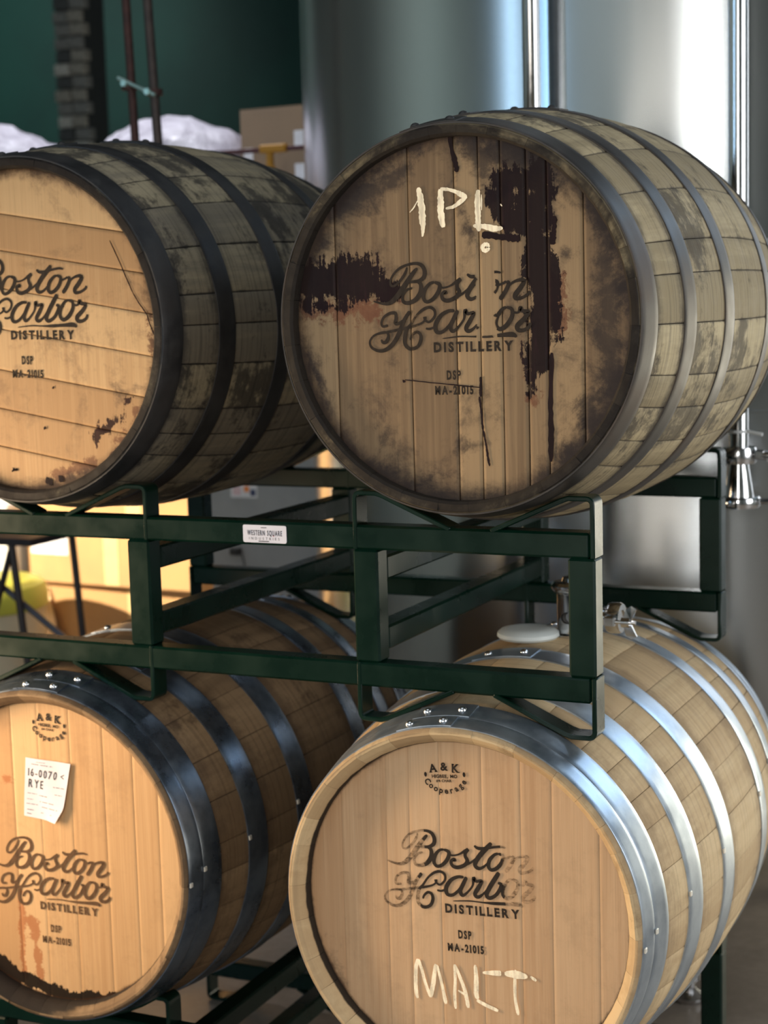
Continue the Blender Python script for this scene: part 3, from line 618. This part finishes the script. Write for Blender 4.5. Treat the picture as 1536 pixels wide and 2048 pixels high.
mb=MB(); mb.lathe([(.009,0),(.009,.006),(.0005,.007)],ax='y',n=16,c=(-.002,-.033,.032)); mb.build('port',plain('port_black',(.01,.01,.01,1),.5),tf)
mb=MB(); mb.tube([(.02,0,.030),(.068,0,.030)],.013,16); mb.build('side_arm',SS,tf)
mb=MB(); mb.lathe([(.013,.050),(.022,.050),(.024,.054),(.024,.066),(.022,.070),(.013,.070)],ax='x',c=(0,0,.030),n=32,close=True)
mb.box(.052,.068,-.034,-.021,.022,.038,.002)
cl=mb.build('clamp_band',SS,tf)
mb=MB(); mb.tube([(.060,-.028,.030),(.098,-.028,.030)],.0032,10); mb.tube([(.078,-.028,.030),(.090,-.028,.030)],.008,12); mb.build('bolt',SS,tf)
mb=MB()
for sg in (-1,1):
    mb.add([(.080,-.031,.030+sg*.004),(.092,-.031,.030+sg*.004),(.100,-.030,.030+sg*.021),(.092,-.030,.030+sg*.026),(.084,-.030,.030+sg*.020)]+[(.080,-.025,.030+sg*.004),(.092,-.025,.030+sg*.004),(.100,-.026,.030+sg*.021),(.092,-.026,.030+sg*.026),(.084,-.026,.030+sg*.020)],
      [(0,1,2,3,4),(9,8,7,6,5),(0,5,6,1),(1,6,7,2),(2,7,8,3),(3,8,9,4),(4,9,5,0)])
mb.build('wing_nut',SS,tf)

# ------------------------------------------------------------------ fermenting tank and its pipes
t=NT('brushed_stainless'); n=t.noise(t.coord((1,1,.12)),5,3); n2=t.noise(t.coord((14,14,500)),1,2)
TK=t.out(t.mix(t.ramp(n,.3,.7),(.50,.52,.53,1),(.58,.60,.61,1)),t.ramp(n,.3,.7,.20,.26),1)
t.b.inputs['Anisotropic'].default_value=.7; tg=t.nd('ShaderNodeTangent',direction_type='RADIAL',axis='Z'); t.l.new(tg.outputs[0],t.b.inputs['Tangent']); t.b.inputs['Anisotropic Rotation'].default_value=0.25
TC=(-.35,2.15); TR=1.09
tank=thing('fermenting_tank','huge brushed steel tank rising behind the barrel racks','tank',(TC[0],TC[1],FZ))
mb=MB(); mb.lathe([(TR,.50),(TR,4.2),(TR-.12,4.5),(.001,4.62)],n=160); mb.build('shell',TK,tank,angle=20)
mb=MB(); mb.lathe([(TR,.50),(TR-.04,.44),(TR-.25,.36),(.001,.28)],n=96); mb.build('bottom',TK,tank)
for zz in (1.29,2.6):
    mb=MB(); mb.lathe([(TR-.001,zz),(TR+.0012,zz+.002),(TR+.0012,zz+.006),(TR-.001,zz+.008)],n=120,close=True); mb.build('weld_seam',TK,tank)
for fx,fy in ((-.1668,1.1426),(-.06,1.98),(-1.15,1.55),(-1.25,2.7),(-.5,3.1)):
    mb=MB(); x,y=fx-TC[0],fy-TC[1]; mb.lathe([(.0005,0),(.034,0),(.037,.006),(.037,.012),(.030,.016),(.012,.030),(.012,.06)],c=(x,y,0),n=28); fp=mb.build('foot',SS,tank)
    mb=MB(); mb.lathe([(.0005,.05),(.026,.05),(.026,.52),(.0005,.52)],c=(x,y,0),n=24); mb.build('leg',SS,tank)
pa=thing('steel_pipe','thin vertical steel pipe on the tank, above the barrel chalked 1PL','pipe',(-.450,1.0,.30))
mb=MB(); mb.tube([(0,0,3.55),(0,0,.03),(0,.01,.01),(0,.03,0),(0,.12,0)],.0180,20); mb.build('tube',SS,pa)
mb=MB(); mb.box(-.012,.012,.012,.085,.9,.915,.002); mb.build('bracket',SS,pa)
pb=thing('steel_pipe','vertical steel pipe ending in a clamp and cone, right of the racks','pipe',(-.022,.985,0))
mb=MB(); mb.tube([(0,0,3.85),(0,0,.038)],.0195,24); mb.build('tube',SS,pb)
mb=MB(); mb.lathe([(.018,.038),(.034,.036),(.036,.030),(.036,.010),(.034,.004),(.018,.002)],n=32,close=True); mb.build('clamp_band',SS,pb)
mb=MB(); mb.tube([(.030,-.012,.022),(.085,-.012,.020)],.004,10); mb.box(.036,.056,-.020,-.004,.012,.032,.003); mb.tube([(.052,-.012,.021),(.068,-.012,.021)],.010,12)
mb.add([(.060,-.02,.016),(.085,-.02,.006),(.085,-.02,.0),(.060,-.02,.010),(.060,-.004,.016),(.085,-.004,.006),(.085,-.004,.0),(.060,-.004,.010)],[(0,1,2,3),(7,6,5,4),(0,4,5,1),(1,5,6,2),(2,6,7,3),(3,7,4,0)])
mb.build('wing_nut',SS,pb)
mb=MB(); mb.lathe([(.020,.004),(.022,-.01),(.030,-.060),(.030,-.064)],n=32); mb.build('cone',SS,pb)
mb=MB(); mb.lathe([(.0005,-.062),(.041,-.062),(.043,-.066),(.043,-.080),(.041,-.084),(.0005,-.084)],n=36); mb.build('flange',SS,pb)
mb=MB(); mb.tube([(.030,0,-.072),(.072,-.004,-.070)],.006,10); mb.build('flange_pin',SS,pb)
mb=MB(); mb.lathe([(.0200,.064),(.0215,.065),(.0215,.069),(.0200,.070)],n=24,close=True); mb.tube([(.02,-.008,.067),(.05,-.012,.062)],.0035,8); mb.build('cable_tie',plain('white_plastic',C(220,222,220),.4),pb)
for zz in (.45,2.2): mb=MB(); mb.box(-.01,.01,.012,.14,zz,zz+.015,.002); mb.build('bracket',SS,pb)
mb=MB(); mb.tube([(.015,-.01,.447),(.05,-.02,.437),(.075,-.02,.435)],.0055,10); mb.build('clamp_handle',plain('white_handle',C(225,228,228),.4),pb)

# ------------------------------------------------------------------ back left: pipes, clamps, cabinet, boxes, bags, drum, stand
rust=plain('rusty_brown_steel',C(70,46,42),.6,.4,.35,40,.2)
gr=plain('dark_brown_steel',C(66,56,52),.5,.4,.3,40,.2)
def hang(lab_,x0,x1,y,zt,zb,m,r):
    o=thing('hanging_pipe',lab_,'pipe',(x1,y,zb),'pipes hanging from the ceiling')
    mb=MB(); mb.tube([(x0-x1+(x0-x1)*(3.9-zt)/(zt-zb),0,3.9-zb),(0,0,0)],r,14); mb.build('tube',m,o)
    mb=MB(); mb.lathe([(.0005,-.008),(r+.003,-.008),(r+.003,.02),(.0005,.02)],n=14); mb.build('end_cap',m,o)
    mb=MB(); q=((x0-x1)+(x0-x1)*(3.9-zt)/(zt-zb)); mb.lathe([(.0005,3.9-zb),(.04,3.9-zb),(.04,3.885-zb),(.0005,3.885-zb)],c=(q,0,0),n=20); mb.build('ceiling_plate',m,o)
    return o
hang('reddish brown pipe left of its twin behind the upper left barrel',-1.748,-1.735,1.5,1.134,.66,rust,.0115)
hang('dark brown pipe right of its twin behind the upper left barrel',-1.682,-1.664,1.5,1.128,.66,gr,.0125)
pc=thing('pipe_clamp','small steel clamp bolt bridging the two brown pipes','clamp',(-1.718,1.487,.905))
mb=MB(); mb.tube([(-.052,-.008,.030),(.060,-.008,-.022)],.005,10); mb.build('bolt',plain('zinc_green',C(150,176,168),.35,.6),pc)
for x,z in ((-.030,.014),(.040,-.012)):
    mb=MB(); mb.lathe([(.0005,-.012),(.009,-.012),(.009,.0),(.0005,.0)],ax='y',c=(x,-.006,z),n=6); mb.build('nut',plain('zinc_nut',C(170,200,190),.3,.5),pc)
for x in (-.029,.049):
    mb=MB(); mb.lathe([(.0165,-.008),(.0205,-.008),(.0205,.008),(.0165,.008)],c=(x-.002,.013,-x*.25),n=18,close=True); mb.build('band',rust,pc)
# grey cabinet
gm=plain('grey_enamel_metal',C(150,146,142),.45,.1,.05)
cx0,cx1,cz1=-1.985,-1.475,.70; CY=2.2
cab=thing('grey_cabinet','plain grey metal cabinet with a small warning sticker beside the tank','cabinet',((cx0+cx1)/2,CY,FZ))
hw=(cx1-cx0)/2; H=cz1-FZ
mb=MB(); mb.box(-hw,hw,.02,.34,.05,H,.006); mb.build('body',gm,cab)
mb=MB(); mb.box(-hw+.004,hw-.004,0,.019,.06,H-.01,.005); dr=mb.build('door',gm,cab)
mb=MB(); mb.tube([(hw-.06,0,.5),(hw-.06,-.03,.5),(hw-.06,-.03,.7),(hw-.06,0,.7)],.007,8); mb.build('handle',SS,dr)
mb=MB(); mb.box(-hw+.02,hw-.02,.04,.32,0,.05); mb.build('plinth',plain('dark_plinth',C(40,40,40),.7),cab)
ox=(cx0+cx1)/2; 
def patch(name,x0,x1,z0,z1,m,par,y=-.0015,th=.001):
    mb=MB(); mb.box(x0-ox,x1-ox,y,y+th,z0-FZ,z1-FZ); return mb.build(name,m,par,smooth=False)
sk=patch('warning_sticker',-1.900,-1.806,-.258,-.212,plain('sticker_paper',C(222,216,214),.5,var=.03),cab)
patch('orange_mark',-1.852,-1.834,-.240,-.222,plain('orange_print',C(226,130,60),.5),sk,-.003)
patch('blue_mark',-1.830,-1.811,-.252,-.232,plain('blue_print',C(60,64,90),.5),sk,-.003)
patch('pink_mark',-1.892,-1.864,-.250,-.222,plain('pink_print',C(214,180,180),.5),sk,-.003)
mb=MB(); mb.box(-1.903-ox,-1.868-ox,-.022,0,-.438-FZ,-.415-FZ,.003); mb.build('plug',plain('black_plug',(.02,.015,.012,1),.5),cab)
mb=MB(); mb.tube([(-1.873-ox,-.012,-.428-FZ),(-1.862-ox,-.014,-.436-FZ),(-1.856-ox,-.012,-.46-FZ),(-1.856-ox,-.010,-.80-FZ)],.0022,6); mb.build('cord',plain('black_cord',(.02,.02,.02,1),.5),cab)
# yellow bar clamp lying on the cabinet
bc=thing('bar_clamp','dark red steel bar clamp with yellow jaws lying behind the upper left barrel','clamp',(-1.83,2.30,.70)); bc.scale=(1.15,1.15,1.15)
dred=plain('dark_red_steel',C(84,44,44),.5,.3); yel=plain('yellow_plastic',C(176,124,26),.5)
mb=MB(); mb.box(-.30,.15,-.003,.003,.085,.097,.001); mb.build('bar',dred,bc)
mb=MB(); mb.box(.02,.10,-.012,.012,.082,.104,.004); mb.build('fixed_jaw',yel,bc)
mb=MB(); mb.box(.032,.062,-.010,.010,.0,.05,.006); mb.box(.038,.056,-.008,.008,.045,.085,.003); mb.build('trigger_grip',yel,bc)
mb=MB(); mb.box(.066,.076,-.008,.008,.0,.035,.002); mb.build('pad',plain('pale_pad',C(200,196,190),.6),bc)
mb=MB(); mb.box(-.27,-.25,-.008,.008,0,.09,.003); mb.build('end_stop',dred,bc)
# cardboard boxes
card=plain('cardboard',C(192,148,98),.8,var=.08,scale=6); card2=plain('cardboard_pale',C(142,120,98),.8,var=.06,scale=6); tape=plain('packing_tape',C(222,186,132),.35,var=.05); card_in=plain('cardboard_light',C(228,190,140),.8)
def cbox(label,x,y,z,wx,wy,wz,rot=0,mat=None,tape_on=True,labels=(),flap=False):
    o=thing('cardboard_box',label,'box',(x,y,z),'cardboard boxes stacked behind the racks',(0,0,rot)); mat=mat or card
    mb=MB(); mb.box(-wx/2,wx/2,0,wy,0,wz-.004,.004); mb.build('carton',mat,o)
    for s_ in (-1,1):
        mb=MB(); mb.box(-wx/2+.001,wx/2-.001,(.001 if s_<0 else wy/2+.001),(wy/2-.001 if s_<0 else wy-.001),wz-.004,wz); mb.build('flap',mat,o)
    if tape_on:
        mb=MB(); mb.box(-wx/2-.0004,-wx/2+.0,wy/2-.025,wy/2+.025,wz*.75,wz+.0004); mb.box(-wx/2-.0004,wx/2+.0004,wy/2-.025,wy/2+.025,wz,wz+.0006); mb.box(-.03,.03,-.0007,0,wz*.0+.004,wz-.006); mb.build('tape_strip',tape,o)
    if flap:
        mb=MB(); mb.add([(-wx/2,-.002,wz*.98),(-wx/2+.03,-.002,wz*.98),(-wx/2+.22,-.14,.02),(-wx/2+.12,-.15,.0)]+[(-wx/2,.001,wz*.98),(-wx/2+.03,.001,wz*.98),(-wx/2+.22,-.137,.02),(-wx/2+.12,-.147,.0)],[(0,1,2,3),(7,6,5,4),(0,4,5,1),(1,5,6,2),(2,6,7,3),(3,7,4,0)]); mb.build('loose_flap',card_in,o)
    for (a,b,c,d) in labels:
        mb=MB(); mb.box(a,b,-.0012,-.0002,c,d); mb.build('paper_label',plain('paper_white',C(226,226,232),.6),o)
    return o
cbox('brown cardboard box standing on the floor behind the left barrels',-2.42,2.42,FZ,.76,.5,.60,.03,labels=(),flap=True)
cbox('brown cardboard box second from the floor in the sunlit stack',-2.47,2.36,FZ+.60,.72,.5,.22,-.05,labels=((-.34,-.18,.10,.16),))
cbox('brown cardboard box third from the floor in the sunlit stack',-2.40,2.40,FZ+.82,.80,.5,.36,.02)
cbox('tall cardboard box under the plastic bags',-2.42,2.42,FZ+1.18,.78,.5,.68,0)
cbox('cardboard box under the box with white paper labels',-1.835,2.62,FZ,.29,.4,1.93,0,card2)
cbox('pale cardboard box with two white paper labels beside the tank',-1.93,2.60,FZ+1.93,.245,.3,.235,-.06,card2,False,((-.11,-.075,.06,.11),(.085,.122,.10,.155),(.085,.122,.0,.05)))
# smudged print on the second box
# plastic bags
t=NT('white_plastic_film'); n=t.noise(t.coord(),9,5,.7,1.0)
PB=t.out(t.mix(t.ramp(n,.35,.65),C(190,184,196),C(226,222,232)),t.ramp(n,.3,.7,.25,.4),0,.6); t.bump(n,.9,.02)
def bag(label,x,y,z,rx,ry,rz,seed,skew=0):
    from mathutils import noise as mn
    vs=[];NU_,NV_=48,24
    for j in range(NV_+1):
        th=PI*j/NV_
        for i in range(NU_):
            a=2*PI*i/NU_; p=Vector((math.sin(th)*math.cos(a),math.sin(th)*math.sin(a),-math.cos(th)))
            f=1+.16*mn.noise(p*1.6+Vector((seed,0,0)))+.06*mn.noise(p*5+Vector((seed,3,0)))+.03*abs(mn.noise(p*12+Vector((0,seed,0))))
            q=Vector((p.x*rx*f,p.y*ry*f,max(p.z,-.55)*rz*f)); q.x+=skew*q.z; q.z=max(q.z,-rz*.5); vs.append(q+Vector((0,0,rz*.5)))
    mb=MB(); mb.add(vs,[(j*NU_+i,j*NU_+(i+1)%NU_,(j+1)*NU_+(i+1)%NU_,(j+1)*NU_+i) for j in range(NV_) for i in range(NU_)])
    o=mb.build('plastic_bag',PB,angle=180); o.location=(x,y,z); return tag(o,label,'bag','plastic bags on the boxes')
bag('bulging white plastic bag at far left on the stacked boxes',-3.08,2.62,FZ+1.862,.36,.24,.215,1.3)
bag('flattened white plastic bag on the boxes behind the two brown pipes',-2.36,2.66,FZ+1.862,.31,.22,.20,4.1)
cbox('cardboard box at far left under the bulging plastic bag',-3.22,2.62,FZ,.70,.5,1.86,0)
wb=thing('foam_box','white foam box in the sun behind the plastic drum','box',(-3.03,2.30,FZ))
wm=plain('white_foam',C(232,230,222),.7,var=.04)
mb=MB(); mb.box(-.185,.18,0,.26,0,.80,.006); mb.build('body',wm,wb)
mb=MB(); mb.box(-.19,.184,-.004,.264,.801,.875,.008); mb.build('lid',wm,wb)
# drum with yellow-green lid
dm=thing('plastic_drum','pale plastic drum with a yellow green lid at far left','drum',(-2.745,1.98,FZ))
mb=MB(); mb.lathe([(.0005,0),(.21,0),(.225,.02),(.225,.28),(.232,.29),(.225,.30),(.225,.585),(.0005,.585)],n=48); mb.build('body',plain('cream_plastic',C(206,196,170),.5,var=.04),dm)
mb=MB(); mb.lathe([(.0005,.675),(.20,.672),(.225,.66),(.236,.63),(.236,.59),(.228,.585),(.0005,.586)],n=48); mb.build('lid',plain('yellow_green_plastic',C(190,188,70),.45,var=.04),dm)
# black folding stand
blk=plain('black_steel',(.018,.014,.016,1),.45,.2)
sd=thing('folding_stand','black steel folding stand with crossed braces at far left','stand',(-2.35,1.4,FZ))
def L2(x,z,y=0): return (x+2.35,y,z-FZ)
mb=MB(); mb.box(-.42,.29,-.012,.30,.895,.915,.002); mb.build('top_board',blk,sd)
mb=MB(); mb.tube([L2(-2.136,-.29),L2(-2.100,-.64),L2(-2.085,FZ+.004)],.0105,8); mb.build('leg',blk,sd)
mb=MB(); mb.tube([L2(-2.64,-.29),L2(-2.68,FZ+.004)],.0105,8); mb.build('leg',blk,sd)
mb=MB(); mb.tube([L2(-2.136,-.29,.28),L2(-2.07,FZ+.004,.28)],.0105,8); mb.build('leg',blk,sd)
mb=MB(); mb.tube([L2(-2.64,-.29,.28),L2(-2.68,FZ+.004,.28)],.0105,8); mb.build('leg',blk,sd)
mb=MB(); mb.tube([L2(-2.140,-.32),L2(-2.25,-.62),L2(-2.36,-.95)],.009,8); mb.build('brace',blk,sd)
mb=MB(); mb.tube([L2(-2.26,-.37,.012),L2(-2.0,-.565,.04),L2(-1.93,-.62,.05)],.009,8); mb.build('brace',plain('grey_brace',C(66,68,78),.5,.2),sd)
